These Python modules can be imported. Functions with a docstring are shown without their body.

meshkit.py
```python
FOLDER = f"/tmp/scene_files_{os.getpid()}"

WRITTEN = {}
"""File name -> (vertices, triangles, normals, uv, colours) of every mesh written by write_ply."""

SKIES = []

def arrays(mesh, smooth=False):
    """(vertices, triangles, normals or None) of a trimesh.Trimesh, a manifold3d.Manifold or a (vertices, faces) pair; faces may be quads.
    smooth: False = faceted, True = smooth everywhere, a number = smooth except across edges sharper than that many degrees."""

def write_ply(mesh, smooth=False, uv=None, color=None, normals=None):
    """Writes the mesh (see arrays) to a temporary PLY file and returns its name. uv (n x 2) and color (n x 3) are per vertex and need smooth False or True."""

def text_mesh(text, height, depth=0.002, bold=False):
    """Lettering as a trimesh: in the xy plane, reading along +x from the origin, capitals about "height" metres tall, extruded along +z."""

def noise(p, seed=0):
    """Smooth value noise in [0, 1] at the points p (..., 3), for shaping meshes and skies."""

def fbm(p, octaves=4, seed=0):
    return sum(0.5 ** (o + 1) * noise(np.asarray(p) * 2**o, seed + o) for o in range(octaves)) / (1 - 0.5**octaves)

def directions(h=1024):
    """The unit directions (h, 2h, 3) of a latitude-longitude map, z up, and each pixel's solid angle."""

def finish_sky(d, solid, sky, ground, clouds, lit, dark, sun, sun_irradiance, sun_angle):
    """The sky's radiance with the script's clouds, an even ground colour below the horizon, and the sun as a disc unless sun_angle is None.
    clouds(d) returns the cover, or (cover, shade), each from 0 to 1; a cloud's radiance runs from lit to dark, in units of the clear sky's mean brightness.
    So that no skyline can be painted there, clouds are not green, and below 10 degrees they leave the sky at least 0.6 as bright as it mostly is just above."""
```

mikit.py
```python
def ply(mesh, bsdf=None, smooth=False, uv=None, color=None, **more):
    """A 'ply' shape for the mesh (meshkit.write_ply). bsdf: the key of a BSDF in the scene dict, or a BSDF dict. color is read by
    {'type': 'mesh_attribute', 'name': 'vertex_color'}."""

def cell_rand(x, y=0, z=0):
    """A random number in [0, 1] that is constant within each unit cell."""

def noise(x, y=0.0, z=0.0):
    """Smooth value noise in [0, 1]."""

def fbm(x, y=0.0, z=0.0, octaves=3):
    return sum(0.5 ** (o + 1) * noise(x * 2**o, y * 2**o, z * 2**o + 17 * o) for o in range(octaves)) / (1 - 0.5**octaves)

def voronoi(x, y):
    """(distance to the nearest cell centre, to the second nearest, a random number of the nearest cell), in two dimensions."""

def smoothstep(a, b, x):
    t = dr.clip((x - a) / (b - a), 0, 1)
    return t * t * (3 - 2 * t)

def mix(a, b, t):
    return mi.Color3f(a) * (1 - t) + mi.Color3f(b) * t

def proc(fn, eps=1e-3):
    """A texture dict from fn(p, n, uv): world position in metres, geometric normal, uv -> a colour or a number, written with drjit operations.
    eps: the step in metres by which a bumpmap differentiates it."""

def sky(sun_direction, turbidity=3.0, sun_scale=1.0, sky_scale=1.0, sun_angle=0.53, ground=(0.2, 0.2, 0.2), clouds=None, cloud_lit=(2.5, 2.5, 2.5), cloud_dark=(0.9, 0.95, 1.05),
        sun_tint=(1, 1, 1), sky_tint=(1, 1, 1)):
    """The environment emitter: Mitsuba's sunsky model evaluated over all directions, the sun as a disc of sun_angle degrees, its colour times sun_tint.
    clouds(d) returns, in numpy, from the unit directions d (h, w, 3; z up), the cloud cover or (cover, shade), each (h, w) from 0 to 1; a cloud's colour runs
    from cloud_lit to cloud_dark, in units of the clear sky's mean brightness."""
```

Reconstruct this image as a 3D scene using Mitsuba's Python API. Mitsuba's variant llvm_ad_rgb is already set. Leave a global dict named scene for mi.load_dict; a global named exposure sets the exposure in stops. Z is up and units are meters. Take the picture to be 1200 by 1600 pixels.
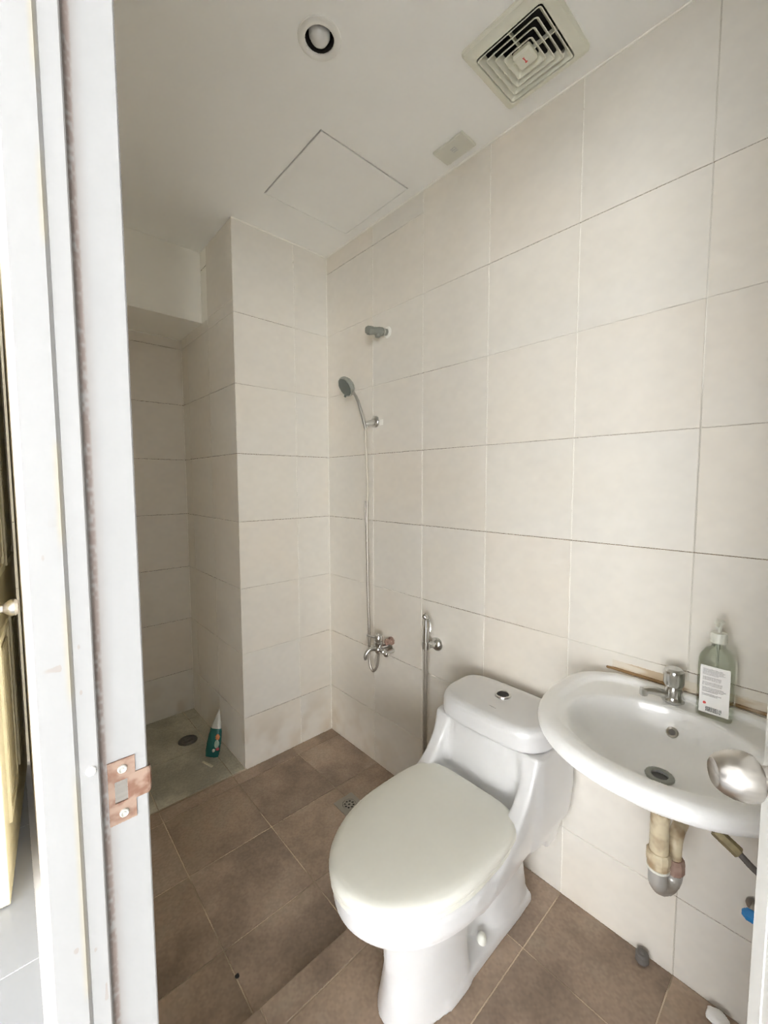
import math, random, numpy as np, trimesh, mitsuba as mi, mikit, meshkit, drjit as dr
import shapely.geometry as sg
from mikit import proc, noise, fbm, smoothstep, mix, cell_rand
random.seed(7)
rng = np.random.default_rng(7)
T = mi.ScalarTransform4f
scene, labels = {'type': 'scene'}, {}

# ------------------------------------------------------------------ camera, light, exposure
_a, _b, _r = np.radians([42.30, 4.05, -0.14])
CAM = np.array([-1.233, -1.776, 1.2863])
_F = np.array([math.sin(_a) * math.cos(_b), math.cos(_a) * math.cos(_b), -math.sin(_b)])
_R0 = np.array([math.cos(_a), -math.sin(_a), 0])
_U0 = np.cross(_R0, _F)
_U = math.cos(_r) * _U0 - math.sin(_r) * _R0
scene['camera'] = {'type': 'perspective', 'fov': 2 * math.degrees(math.atan(600 / 649.4)), 'fov_axis': 'x', 'near_clip': 0.01, 'far_clip': 50,
                   'to_world': T().look_at(origin=CAM.tolist(), target=(CAM + _F).tolist(), up=_U.tolist())}
exposure = 0.9
WINDOW_LIGHT = (12.6, 4.15)   # overcast daylight in the frosted panes of the outer room's two windows
WIN = ((-6.35, -2.9, 0.04, 2.35), (-6.85, -1.2, 0.04, 2.35))  # the outer room's two windows: x0, x1, z0, z1 at y = -7 and y0, y1, z0, z1 at x = -6.5


# ------------------------------------------------------------------ helpers
def numbered(key):
    if key not in scene and key not in labels:
        return key
    i = 1
    while f'{key}_{i:03d}' in scene or f'{key}_{i:03d}' in labels:
        i += 1
    return f'{key}_{i:03d}'


def thing(name, label, cat=None, group=None, kind=None):
    key = numbered(name)
    labels[key] = {'label': label}
    if cat: labels[key]['category'] = cat
    if group: labels[key]['group'] = group
    if kind: labels[key]['kind'] = kind
    return key


def obj(name, mesh, mat, parent=None, smooth=False, label=None, kind=None, **more):
    key = numbered((parent + '__' if parent else '') + name)
    scene[key] = mikit.ply(mesh, mat, smooth=smooth, **more)
    if label or kind:
        labels[key] = {k: v for k, v in (('label', label), ('kind', kind)) if v}
    return key


def solo(name, mesh, mat, label, cat, smooth=False, group=None, kind=None):
    key = obj(name, mesh, mat, smooth=smooth)
    labels[key] = {'label': label, 'category': cat}
    if group: labels[key]['group'] = group
    if kind: labels[key]['kind'] = kind
    return key


def struct(name, mesh, mat, label, cat, smooth=False):
    return solo(name, mesh, mat, label, cat, smooth, kind='structure')


cat_ = trimesh.util.concatenate


def bx(x0, x1, y0, y1, z0, z1, c=0.0):
    x0, x1, y0, y1, z0, z1 = min(x0, x1), max(x0, x1), min(y0, y1), max(y0, y1), min(z0, z1), max(z0, z1)
    if c <= 0:
        return trimesh.creation.box(bounds=[[x0, y0, z0], [x1, y1, z1]])
    c = min(c, (x1 - x0) / 2.01, (y1 - y0) / 2.01, (z1 - z0) / 2.01)
    p = []
    for sx in (0, 1):
        for sy in (0, 1):
            for sz in (0, 1):
                q = np.array([[x0, x1][sx], [y0, y1][sy], [z0, z1][sz]])
                s = np.array([1 - 2 * sx, 1 - 2 * sy, 1 - 2 * sz]) * c
                for k in range(3):
                    d = s.copy(); d[k] = 0
                    p.append(q + d)
    return trimesh.Trimesh(*_hull(np.array(p)), process=False)


def _hull(p):
    h = trimesh.convex.convex_hull(p)
    return h.vertices, h.faces


def frame_to(d):
    d = np.asarray(d, float); d = d / np.linalg.norm(d)
    u = np.cross(d, [0, 0, 1.0]) if abs(d[2]) < 0.95 else np.cross(d, [1.0, 0, 0])
    u /= np.linalg.norm(u)
    return u, np.cross(d, u), d


def lathe(profile, origin=(0, 0, 0), axis=(0, 0, 1), n=40):
    """profile: (radius, height) rows; turned about the axis through origin"""
    pr = np.asarray(profile, float)
    u, v, w = frame_to(axis)
    t = np.linspace(0, 2 * np.pi, n, endpoint=False)
    ring = np.cos(t)[:, None] * u + np.sin(t)[:, None] * v
    V = np.concatenate([np.asarray(origin) + r * ring + h * w for r, h in pr])
    f = []
    m = len(pr)
    for i in range(m - 1):
        a = i * n + np.arange(n); b = i * n + (np.arange(n) + 1) % n
        f += [np.stack([a, b, b + n], 1), np.stack([a, b + n, a + n], 1)]
    me = trimesh.Trimesh(V, np.concatenate(f), process=False)
    me.merge_vertices()
    me.update_faces(me.nondegenerate_faces())
    return me


def rod(p0, p1, r0, r1=None, n=24, c=0.0):
    p0, p1 = np.asarray(p0, float), np.asarray(p1, float)
    r1 = r0 if r1 is None else r1
    L = np.linalg.norm(p1 - p0)
    c = min(c, L * .45)
    pr = [(0, 0), (max(r0 - c, 0), 0), (r0, c), (r1, L - c), (max(r1 - c, 0), L), (0, L)] if c else [(0, 0), (r0, 0), (r1, L), (0, L)]
    return lathe(pr, p0, p1 - p0, n)


def spline(pts, per=10):
    from scipy.interpolate import CubicSpline
    p = np.asarray(pts, float)
    d = np.r_[0, np.cumsum(np.linalg.norm(np.diff(p, axis=0), axis=1))]
    return CubicSpline(d, p)(np.linspace(0, d[-1], per * (len(p) - 1) + 1))


def tube(path, r, n=16, cap=True):
    p = np.asarray(path, float)
    r = np.broadcast_to(r, len(p))
    t = np.gradient(p, axis=0); t /= np.linalg.norm(t, axis=1, keepdims=True)
    u, v, _ = frame_to(t[0])
    V = []
    th = np.linspace(0, 2 * np.pi, n, endpoint=False)
    for i in range(len(p)):
        u = u - t[i] * (u @ t[i]); u /= np.linalg.norm(u)
        v = np.cross(t[i], u)
        V.append(p[i] + r[i] * (np.cos(th)[:, None] * u + np.sin(th)[:, None] * v))
    V = np.concatenate(V); f = []
    for i in range(len(p) - 1):
        a = i * n + np.arange(n); b = i * n + (np.arange(n) + 1) % n
        f += [np.stack([a, b, b + n], 1), np.stack([a, b + n, a + n], 1)]
    if cap:
        k = len(V); V = np.vstack([V, p[0], p[-1]])
        a = np.arange(n); b = (a + 1) % n
        e = (len(p) - 1) * n
        f += [np.stack([b, a, np.full(n, k)], 1), np.stack([a + e, b + e, np.full(n, k + 1)], 1)]
    return trimesh.Trimesh(V, np.concatenate(f), process=False)


def ball(c, r, n=2, s=(1, 1, 1)):
    m = trimesh.creation.icosphere(subdivisions=n, radius=r)
    m.apply_scale(s); m.apply_translation(c)
    return m


def extrude(poly, h, M=None):
    m = trimesh.creation.extrude_polygon(poly, h, engine='earcut')
    if M is not None: m.apply_transform(M)
    return m


def plane_M(origin, ux, uy):
    """4x4 that takes x, y, z of an extrusion to ux, uy and ux x uy at origin"""
    M = np.eye(4); ux, uy = np.asarray(ux, float), np.asarray(uy, float)
    M[:3, 0], M[:3, 1], M[:3, 2], M[:3, 3] = ux, uy, np.cross(ux, uy), origin
    return M


def nets(fn, lo, hi, h):
    """surface nets of fn < 0, for the rounded ceramic bodies"""
    lo, hi = np.asarray(lo, float), np.asarray(hi, float)
    n = np.ceil((hi - lo) / h).astype(int) + 1
    g = np.stack(np.meshgrid(*[lo[k] + h * np.arange(n[k]) for k in range(3)], indexing='ij'), -1)
    d = fn(g[..., 0], g[..., 1], g[..., 2])
    s = d < 0
    c = [s[i:n[0] - 1 + i, j:n[1] - 1 + j, k:n[2] - 1 + k] for i in (0, 1) for j in (0, 1) for k in (0, 1)]
    act = np.any(c, 0) & ~np.all(c, 0)
    idx = -np.ones(act.shape, int); cells = np.argwhere(act); idx[act] = np.arange(len(cells))
    acc, cnt = np.zeros((len(cells), 3)), np.zeros(len(cells))
    offs = [np.array(o) for o in np.ndindex(2, 2, 2)]
    for a in offs:
        for k in range(3):
            if a[k] == 0:
                b = a.copy(); b[k] = 1
                da, db = d[tuple((cells + a).T)], d[tuple((cells + b).T)]
                m = (da < 0) != (db < 0)
                t = np.where(m, da / np.where(m, da - db, 1), 0)
                p = a + 0.0 * cells; p[:, k] += t
                acc += np.where(m[:, None], p, 0); cnt += m
    V = lo + h * (cells + acc / cnt[:, None])
    F = []
    for k in range(3):
        i1, i2 = (k + 1) % 3, (k + 2) % 3
        sl0 = [slice(None)] * 3; sl1 = [slice(None)] * 3
        sl0[k], sl1[k] = slice(0, -1), slice(1, None)
        e = np.argwhere(s[tuple(sl0)] != s[tuple(sl1)])
        e = e[(e[:, i1] > 0) & (e[:, i2] > 0) & (e[:, i1] < n[i1] - 1) & (e[:, i2] < n[i2] - 1)]
        o1, o2 = np.zeros(3, int), np.zeros(3, int); o1[i1] = 1; o2[i2] = 1
        q = [idx[tuple((e - x).T)] for x in (o1 + o2, o2, 0 * o1, o1)]
        flip = ~s[tuple(e.T)]
        q = np.stack(q, 1); q[flip] = q[flip][:, ::-1]
        F += [q[:, [0, 1, 2]], q[:, [0, 2, 3]]]
    m = trimesh.Trimesh(V, np.concatenate(F), process=False)
    trimesh.smoothing.filter_taubin(m, lamb=0.5, nu=0.53, iterations=8)
    return m


def smin(a, b, k):
    h = np.clip(0.5 + 0.5 * (b - a) / k, 0, 1)
    return b * (1 - h) + a * h - k * h * (1 - h)


def smax(a, b, k): return -smin(-a, -b, k)


def rbox(u, v, w, lo, hi, r):
    lo, hi = np.asarray(lo), np.asarray(hi)
    c, e = (lo + hi) / 2, (hi - lo) / 2 - r
    q = [np.abs(x - c[k]) - e[k] for k, x in enumerate((u, v, w))]
    out = np.sqrt(sum(np.maximum(x, 0) ** 2 for x in q))
    return out + np.minimum(np.maximum(np.maximum(q[0], q[1]), q[2]), 0) - r


# ------------------------------------------------------------------ materials
def bsdf(key, color, rough=0.5, spec=0.5, metal=0.0, coat=0.0, bump=None, bump_scale=1.0, **more):
    c = color if isinstance(color, dict) else ({'type': 'rgb', 'value': list(color)})
    b = {'type': 'principled', 'base_color': c, 'roughness': rough, 'specular': spec, 'metallic': metal, **more}
    if coat: b |= {'clearcoat': coat, 'clearcoat_gloss': 0.9}
    if bump: b = {'type': 'bumpmap', 'arbitrary': bump, 'scale': bump_scale, 'bsdf': b}
    scene[key] = {'type': 'twosided', 'bsdf': b}
    return key


def tile_color(base, warm, amp=0.05, seed=0):
    def fn(p, n, uv):
        a = fbm(p.x * 3.1 + seed, p.y * 3.1 + seed, p.z * 3.1, 3)
        c = mix(base, warm, smoothstep(0.3, 0.75, a))
        c = c * (1 - amp * fbm(p.x * 40, p.y * 40, p.z * 40, 2))
        # tan water marks low down in the wet corner
        low = smoothstep(0.30, 0.0, p.z) * smoothstep(-0.75, -0.1, p.y) * smoothstep(0.45, 0.75, fbm(p.x * 9 + 3, p.y * 9, p.z * 7, 3))
        c = mix(c, mi.Color3f(0.50, 0.40, 0.27), 0.45 * low)
        # soap-stained sealant line above the basin
        return c
    return proc(fn)


bsdf('tile_wall_a', tile_color((0.765, 0.735, 0.67), (0.78, 0.735, 0.65)), 0.38, 0.4)
bsdf('tile_wall_b', tile_color((0.755, 0.73, 0.67), (0.77, 0.735, 0.66), seed=5), 0.38, 0.4)
bsdf('tile_wall_c', tile_color((0.76, 0.725, 0.655), (0.77, 0.72, 0.635), seed=9), 0.38, 0.4)
WALLT = ['tile_wall_a', 'tile_wall_b', 'tile_wall_c']


def grout_fn(p, n, uv):
    k = (p.z - 0.2144) / 0.3
    near = dr.abs(k - dr.round(k)) * 0.3
    bad = smoothstep(0.35, 0.6, noise(p.x * 3 + 1, p.y * 3 + 7, dr.round(k) * 5.3))
    dirt = dr.select(near < 0.0016, 0.35 + 0.65 * bad, 0.0)
    nearv = smoothstep(-1.35, -1.5, p.y) * 0.5 * smoothstep(0.3, 0.6, noise(p.z * 5, p.y * 3, 2.0))
    return mix(mi.Color3f(0.87, 0.85, 0.78), mi.Color3f(0.25, 0.21, 0.16), dr.maximum(dirt, nearv))


bsdf('grout_wall', proc(grout_fn), 0.8, 0.2)


def floor_fn(base, dust, seed):
    def fn(p, n, uv):
        a = fbm(p.x * 6 + seed, p.y * 6 + seed, 3.0, 4)
        b = fbm(p.x * 22 + seed, p.y * 22, 8.0, 3)
        c = mi.Color3f(base) * (1.05 + 0.85 * smoothstep(0.15, 0.85, a))
        c = mix(c, mi.Color3f(dust), 0.55 * smoothstep(0.50, 0.78, 0.6 * a + 0.4 * b))
        c = c * (0.90 + 0.2 * noise(p.x * 160, p.y * 160, 1.0))
        return c
    return proc(fn)


bsdf('floor_tile_a', floor_fn((0.205, 0.155, 0.118), (0.40, 0.33, 0.26), 0), 0.55, 0.35)
bsdf('floor_tile_b', floor_fn((0.190, 0.142, 0.106), (0.31, 0.26, 0.20), 4), 0.55, 0.35)
bsdf('floor_tile_c', floor_fn((0.220, 0.165, 0.122), (0.36, 0.30, 0.24), 8), 0.55, 0.35)
bsdf('floor_recess', floor_fn((0.315, 0.300, 0.245), (0.50, 0.48, 0.40), 11), 0.6, 0.3)
FLOORT = ['floor_tile_a', 'floor_tile_b', 'floor_tile_c']
bsdf('grout_floor', proc(lambda p, n, uv: mix(mi.Color3f(0.30, 0.24, 0.175), mi.Color3f(0.58, 0.48, 0.36), smoothstep(0.25, 0.6, noise(p.x * 9, p.y * 9, 0.0)))), 0.8, 0.2)
bsdf('paint_ceiling', proc(lambda p, n, uv: mi.Color3f(0.885, 0.89, 0.86) * (0.985 + 0.03 * fbm(p.x * 5, p.y * 5, p.z * 5, 2))), 0.8, 0.2)
bsdf('paint_header', (0.87, 0.86, 0.80), 0.8, 0.2)
bsdf('caulk', (0.86, 0.85, 0.78), 0.6, 0.3)


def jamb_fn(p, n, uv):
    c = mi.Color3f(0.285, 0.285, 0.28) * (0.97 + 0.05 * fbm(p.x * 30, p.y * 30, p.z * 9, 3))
    w = noise(p.x * 60, 3.0, p.z * 70)
    fine = noise(p.x * 500, 1.0, p.z * 260)
    run = smoothstep(0.004, 0.001, dr.abs(p.x + 1.1790 + 0.0012 * (noise(p.z * 9, 1.0, 2.0) - 0.5))) * smoothstep(0.15, 0.6, fine * 0.5 + 0.5 * w)
    c = mix(c, mi.Color3f(0.17, 0.115, 0.095), 0.8 * run)
    wide = smoothstep(0.010, 0.0, dr.abs(p.x + 1.177)) * 0.35
    c = mix(c, mi.Color3f(0.25, 0.215, 0.19), wide)
    spot = smoothstep(0.90, 0.95, noise(p.x * 150 + 9, 2.0, p.z * 75)) * smoothstep(0.5, 0.7, noise(p.x * 20, 5.0, p.z * 7))
    c = mix(c, mi.Color3f(0.24, 0.20, 0.17), 0.55 * spot)
    yel = smoothstep(0.0045, 0.0, dr.abs(p.x + 1.2005)) * smoothstep(0.45, 0.7, noise(p.z * 14, 8.0, 1.0))
    return mix(c, mi.Color3f(0.33, 0.29, 0.19), 0.5 * yel)


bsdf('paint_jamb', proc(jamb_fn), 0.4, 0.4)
bsdf('paint_door', (0.85, 0.85, 0.82), 0.4, 0.4)
bsdf('paint_cream', proc(lambda p, n, uv: mi.Color3f(0.58, 0.52, 0.345) * (0.98 + 0.04 * fbm(p.x * 8, p.y * 8, p.z * 3, 2))), 0.45, 0.4)
bsdf('paint_cream_edge', (0.72, 0.66, 0.46), 0.45, 0.4)
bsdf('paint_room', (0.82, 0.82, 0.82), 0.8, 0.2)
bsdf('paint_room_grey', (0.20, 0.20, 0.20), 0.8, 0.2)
bsdf('paint_room_ceiling', (0.72, 0.72, 0.72), 0.8, 0.2)
bsdf('tile_room', proc(lambda p, n, uv: mi.Color3f(0.31, 0.32, 0.335) * (0.96 + 0.06 * fbm(p.x * 5, p.y * 5, 0.0, 3))), 0.35, 0.4)
bsdf('grout_room', (0.62, 0.62, 0.63), 0.8, 0.2)
bsdf('ceramic', (0.66, 0.66, 0.655), 0.12, 0.5, coat=0.3)
bsdf('ceramic_sink', (0.90, 0.905, 0.89), 0.12, 0.5, coat=0.6)
bsdf('seat_plastic', (0.76, 0.76, 0.69), 0.30, 0.4)
bsdf('chrome', (0.62, 0.62, 0.60), 0.12, 0.5, 1.0)
bsdf('chrome_worn', proc(lambda p, n, uv: mix(mi.Color3f(0.50, 0.49, 0.46), mi.Color3f(0.36, 0.33, 0.28), fbm(p.x * 60, p.y * 60, p.z * 60, 3))), 0.24, 0.5, 0.95)
bsdf('steel_brushed', proc(lambda p, n, uv: mi.Color3f(0.60, 0.57, 0.53) * (0.93 + 0.14 * noise(p.x * 90, p.y * 90, p.z * 400))), 0.27, 0.5, 1.0)
bsdf('hose_metal', proc(lambda p, n, uv: mix(mi.Color3f(0.34, 0.31, 0.27), mi.Color3f(0.55, 0.52, 0.47), 0.5 + 0.5 * dr.sin(p.z * 2600))), 0.35, 0.5, 0.7)
bsdf('hose_pale', (0.60, 0.56, 0.47), 0.45, 0.4)
bsdf('shower_grey', (0.10, 0.12, 0.105), 0.25, 0.5)
bsdf('shower_back', (0.36, 0.38, 0.35), 0.22, 0.5, 0.6)
bsdf('stub_grey', (0.24, 0.25, 0.22), 0.4, 0.5, 0.35)
bsdf('rust', proc(lambda p, n, uv: mix(mi.Color3f(0.27, 0.165, 0.13), mi.Color3f(0.36, 0.26, 0.21), noise(p.x * 90, p.y * 90, p.z * 90))), 0.7, 0.3)
bsdf('pvc_stained', proc(lambda p, n, uv: mix(mi.Color3f(0.62, 0.54, 0.38), mi.Color3f(0.34, 0.24, 0.14), smoothstep(0.35, 0.8, fbm(p.x * 40, p.y * 40, p.z * 40, 3)))), 0.4, 0.4)
bsdf('brass_olive', proc(lambda p, n, uv: mix(mi.Color3f(0.40, 0.34, 0.19), mi.Color3f(0.20, 0.17, 0.10), fbm(p.x * 80, p.y * 80, p.z * 80, 2))), 0.4, 0.5, 0.5)
bsdf('rubber_grey', (0.13, 0.12, 0.11), 0.5, 0.4)
bsdf('blue_plastic', (0.02, 0.22, 0.55), 0.35, 0.5)
bsdf('blue_dark', (0.04, 0.08, 0.28), 0.4, 0.5)
bsdf('black_hole', (0.02, 0.02, 0.02), 0.6, 0.3)
bsdf('dark_grey', (0.08, 0.08, 0.075), 0.5, 0.4)
bsdf('plastic_fan', (0.74, 0.74, 0.63), 0.4, 0.4)
bsdf('plastic_cover', (0.66, 0.66, 0.58), 0.45, 0.4)
bsdf('plastic_white', (0.84, 0.84, 0.80), 0.35, 0.4)
bsdf('lamp_bulb', (0.74, 0.74, 0.72), 0.15, 0.5)
bsdf('lamp_cup', (0.05, 0.047, 0.045), 0.3, 0.5, 0.4)
bsdf('red_ink', (0.60, 0.10, 0.09), 0.6, 0.3)
bsdf('grey_ink', (0.45, 0.45, 0.44), 0.7, 0.2)
bsdf('dark_ink', (0.16, 0.16, 0.16), 0.7, 0.2)
bsdf('paper', (0.86, 0.86, 0.84), 0.7, 0.2)
bsdf('sealant', proc(lambda p, n, uv: mix(mix(mi.Color3f(0.72, 0.66, 0.56), mi.Color3f(0.58, 0.47, 0.33), smoothstep(0.45, 0.7, fbm(p.y * 14, p.z * 60, 4.0, 3))), mi.Color3f(0.30, 0.19, 0.09), smoothstep(0.7734, 0.7712, p.z) * smoothstep(0.3, 0.6, noise(p.y * 18, 2.0, 5.0)))), 0.6, 0.3)
bsdf('strike_metal', proc(lambda p, n, uv: mix(mi.Color3f(0.27, 0.19, 0.145), mi.Color3f(0.17, 0.09, 0.06), smoothstep(0.3, 0.75, fbm(p.x * 120, 2.0, p.z * 120, 3)))), 0.5, 0.4, 0.15)
bsdf('pouch_teal', (0.012, 0.10, 0.088), 0.35, 0.5)
bsdf('pouch_silver', (0.50, 0.50, 0.45), 0.4, 0.5, 0.2)
bsdf('pouch_mint', (0.30, 0.40, 0.33), 0.4, 0.5)
bsdf('pouch_orange', (0.52, 0.20, 0.08), 0.45, 0.4)
bsdf('pouch_red', (0.45, 0.08, 0.09), 0.45, 0.4)
bsdf('tan_strip', (0.58, 0.54, 0.42), 0.7, 0.3)
scene['clear_plastic'] = {'type': 'dielectric', 'int_ior': 1.33, 'ext_ior': 1.0, 'specular_transmittance': {'type': 'rgb', 'value': [0.90, 0.93, 0.88]}}
scene['clear_cap'] = {'type': 'twosided', 'bsdf': {'type': 'principled', 'base_color': {'type': 'rgb', 'value': [0.74, 0.75, 0.67]}, 'roughness': 0.25, 'specular': 0.5}}


# ------------------------------------------------------------------ tiles
def slab(o, ux, uy, w, h, t, c):
    """a tile: base rectangle w x h at o, raised by t along ux x uy, its upper edges chamfered by c"""
    ux, uy, o = np.asarray(ux, float), np.asarray(uy, float), np.asarray(o, float)
    n = np.cross(ux, uy)
    def ring(i, z): return [o + ux * x + uy * y + n * z for x, y in ((i, i), (w - i, i), (w - i, h - i), (i, h - i))]
    V = ring(0, 0) + ring(0, t - c) + ring(c, t)
    F = [[a, (a + 1) % 4, 4 + (a + 1) % 4] for a in range(4)] + [[a, 4 + (a + 1) % 4, 4 + a] for a in range(4)]
    F += [[4 + a, 4 + (a + 1) % 4, 8 + (a + 1) % 4] for a in range(4)] + [[4 + a, 8 + (a + 1) % 4, 8 + a] for a in range(4)]
    F += [[8, 9, 10], [8, 10, 11]]
    return trimesh.Trimesh(np.array(V), np.array(F), process=False)


def tiles(parent, O, ux, uy, xs, ys, mats, jx=0.0028, jy=0.0018, t=0.0017, c=0.0006, jit=0.0003, skip=None):
    for i in range(len(xs) - 1):
        for j in range(len(ys) - 1):
            x0, x1, y0, y1 = xs[i] + jx / 2, xs[i + 1] - jx / 2, ys[j] + jy / 2, ys[j + 1] - jy / 2
            if skip and skip(xs[i], xs[i + 1], ys[j], ys[j + 1]): continue
            o = np.asarray(O, float) + np.asarray(ux, float) * x0 + np.asarray(uy, float) * y0
            obj('tile', slab(o, ux, uy, x1 - x0, y1 - y0, t + rng.uniform(-1, 1) * jit, c), mats[rng.integers(len(mats))], parent)


# ------------------------------------------------------------------ room shell
CZ, ZF0, ZF1, ZR = 2.397, -0.028, -0.004, -0.022      # ceiling, shower floor, floor by the toilet, recess floor
STEP = -0.875
W, D1, D2, ZS, XL, YN = 0.480, 0.373, 0.700, 2.066, -1.152, -2.15
rows = [0.2144 + 0.3 * k for k in range(8)]
g = 0.0017
k_ = struct('wall_right', bx(g, 0.15, YN, 0.15, -0.1, CZ + .05), 'grout_wall', 'tiled wall behind the toilet and basin, square beige tiles with pale joints', 'wall')
cols = [0.0, 0.3497] + [0.3497 + 0.2983 * k for k in range(1, 7)]
cols[-1] = -YN
tiles(k_, (g, 0, 0), (0, -1, 0), (0, 0, 1), cols[:3], [-0.035] + rows + [CZ], WALLT)
tiles(k_, (g, 0, 0), (0, -1, 0), (0, 0, 1), cols[2:], [-0.035] + rows[:-1] + [CZ], WALLT)
k_ = struct('wall_back', bx(-W + g, g, g, D2 + 0.1, -0.1, CZ + .05), 'grout_wall', 'tiled pier at the end of the room beside the dark recess', 'wall')
tiles(k_, (-W, g, 0), (1, 0, 0), (0, 0, 1), [0, W - 0.186, W - 0.0005], [-0.035] + rows[:-1] + [CZ], WALLT)
ys = [0.0, 0.30, 0.60, D2]
tiles(k_, (-W + g, 0, 0), (0, -1, 0), (0, 0, 1), [-D2, -0.60, -0.30, 0.0], [-0.035] + rows[:-1] + [ZS, CZ], WALLT, jit=0.0004,
      skip=lambda x0, x1, y0, y1: y0 >= ZS - 1e-6 and x0 < -D1 - .05)
k_ = struct('wall_recess', bx(XL - .1, -W + g, D2 + g, D2 + 0.12, -0.1, CZ + .05), 'grout_wall', 'shaded tiled wall at the back of the recess', 'wall')
tiles(k_, (XL, D2 + g, 0), (1, 0, 0), (0, 0, 1), [0, 0.05, 0.35, -XL - W - 0.0005], [-0.035] + rows[:-1] + [ZS], WALLT)
struct('wall_header', bx(XL, -W + 0.0005, D1, D2 + g, ZS, CZ + .05), 'paint_header', 'painted bulkhead dropped from the ceiling over the recess', 'wall')
struct('wall_near', bx(XL - .08, 0.15, YN - .1, YN, -0.1, CZ + .05), 'tile_wall_a', 'wall of the washroom behind the open door', 'wall')
DH = 2.06
wl = cat_([bx(-1.21, XL, -1.305, D2 + .12, -0.1, 2.6), bx(-1.21, XL, YN - .1, -2.075, -0.1, 2.6), bx(-1.21, XL, -2.075, -1.305, DH + .04, 2.6),
           bx(-1.21, XL, D2 + .12, 3.3, -0.1, 2.6), bx(-1.21, XL, -7.1, YN - .1, -0.1, 2.6)])
struct('wall_left', wl, 'tile_wall_a', 'wall with the doorway between the outer room and the washroom', 'wall')

FAN, LAMP, HATCH = (-0.187, -1.171), (-0.594, -0.838), (-0.245, -0.420)
cp = sg.box(XL, YN, 0.002, 0.002).union(sg.box(XL, -0.01, -W + .001, D1 + .001))
cp = cp.difference(sg.box(FAN[0] - .0945, FAN[1] - .0945, FAN[0] + .0945, FAN[1] + .0945)).difference(sg.Point(LAMP).buffer(0.040, 24))
cp = cp.difference(sg.box(HATCH[0] - .1975, HATCH[1] - .1955, HATCH[0] + .1975, HATCH[1] + .1955))
struct('ceiling', extrude(cp, 0.05, plane_M((0, 0, CZ), (1, 0, 0), (0, 1, 0))), 'paint_ceiling', 'flat painted washroom ceiling', 'ceiling')


def bead(p0, p1, r=0.004): return rod(p0, p1, r, n=8)


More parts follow.
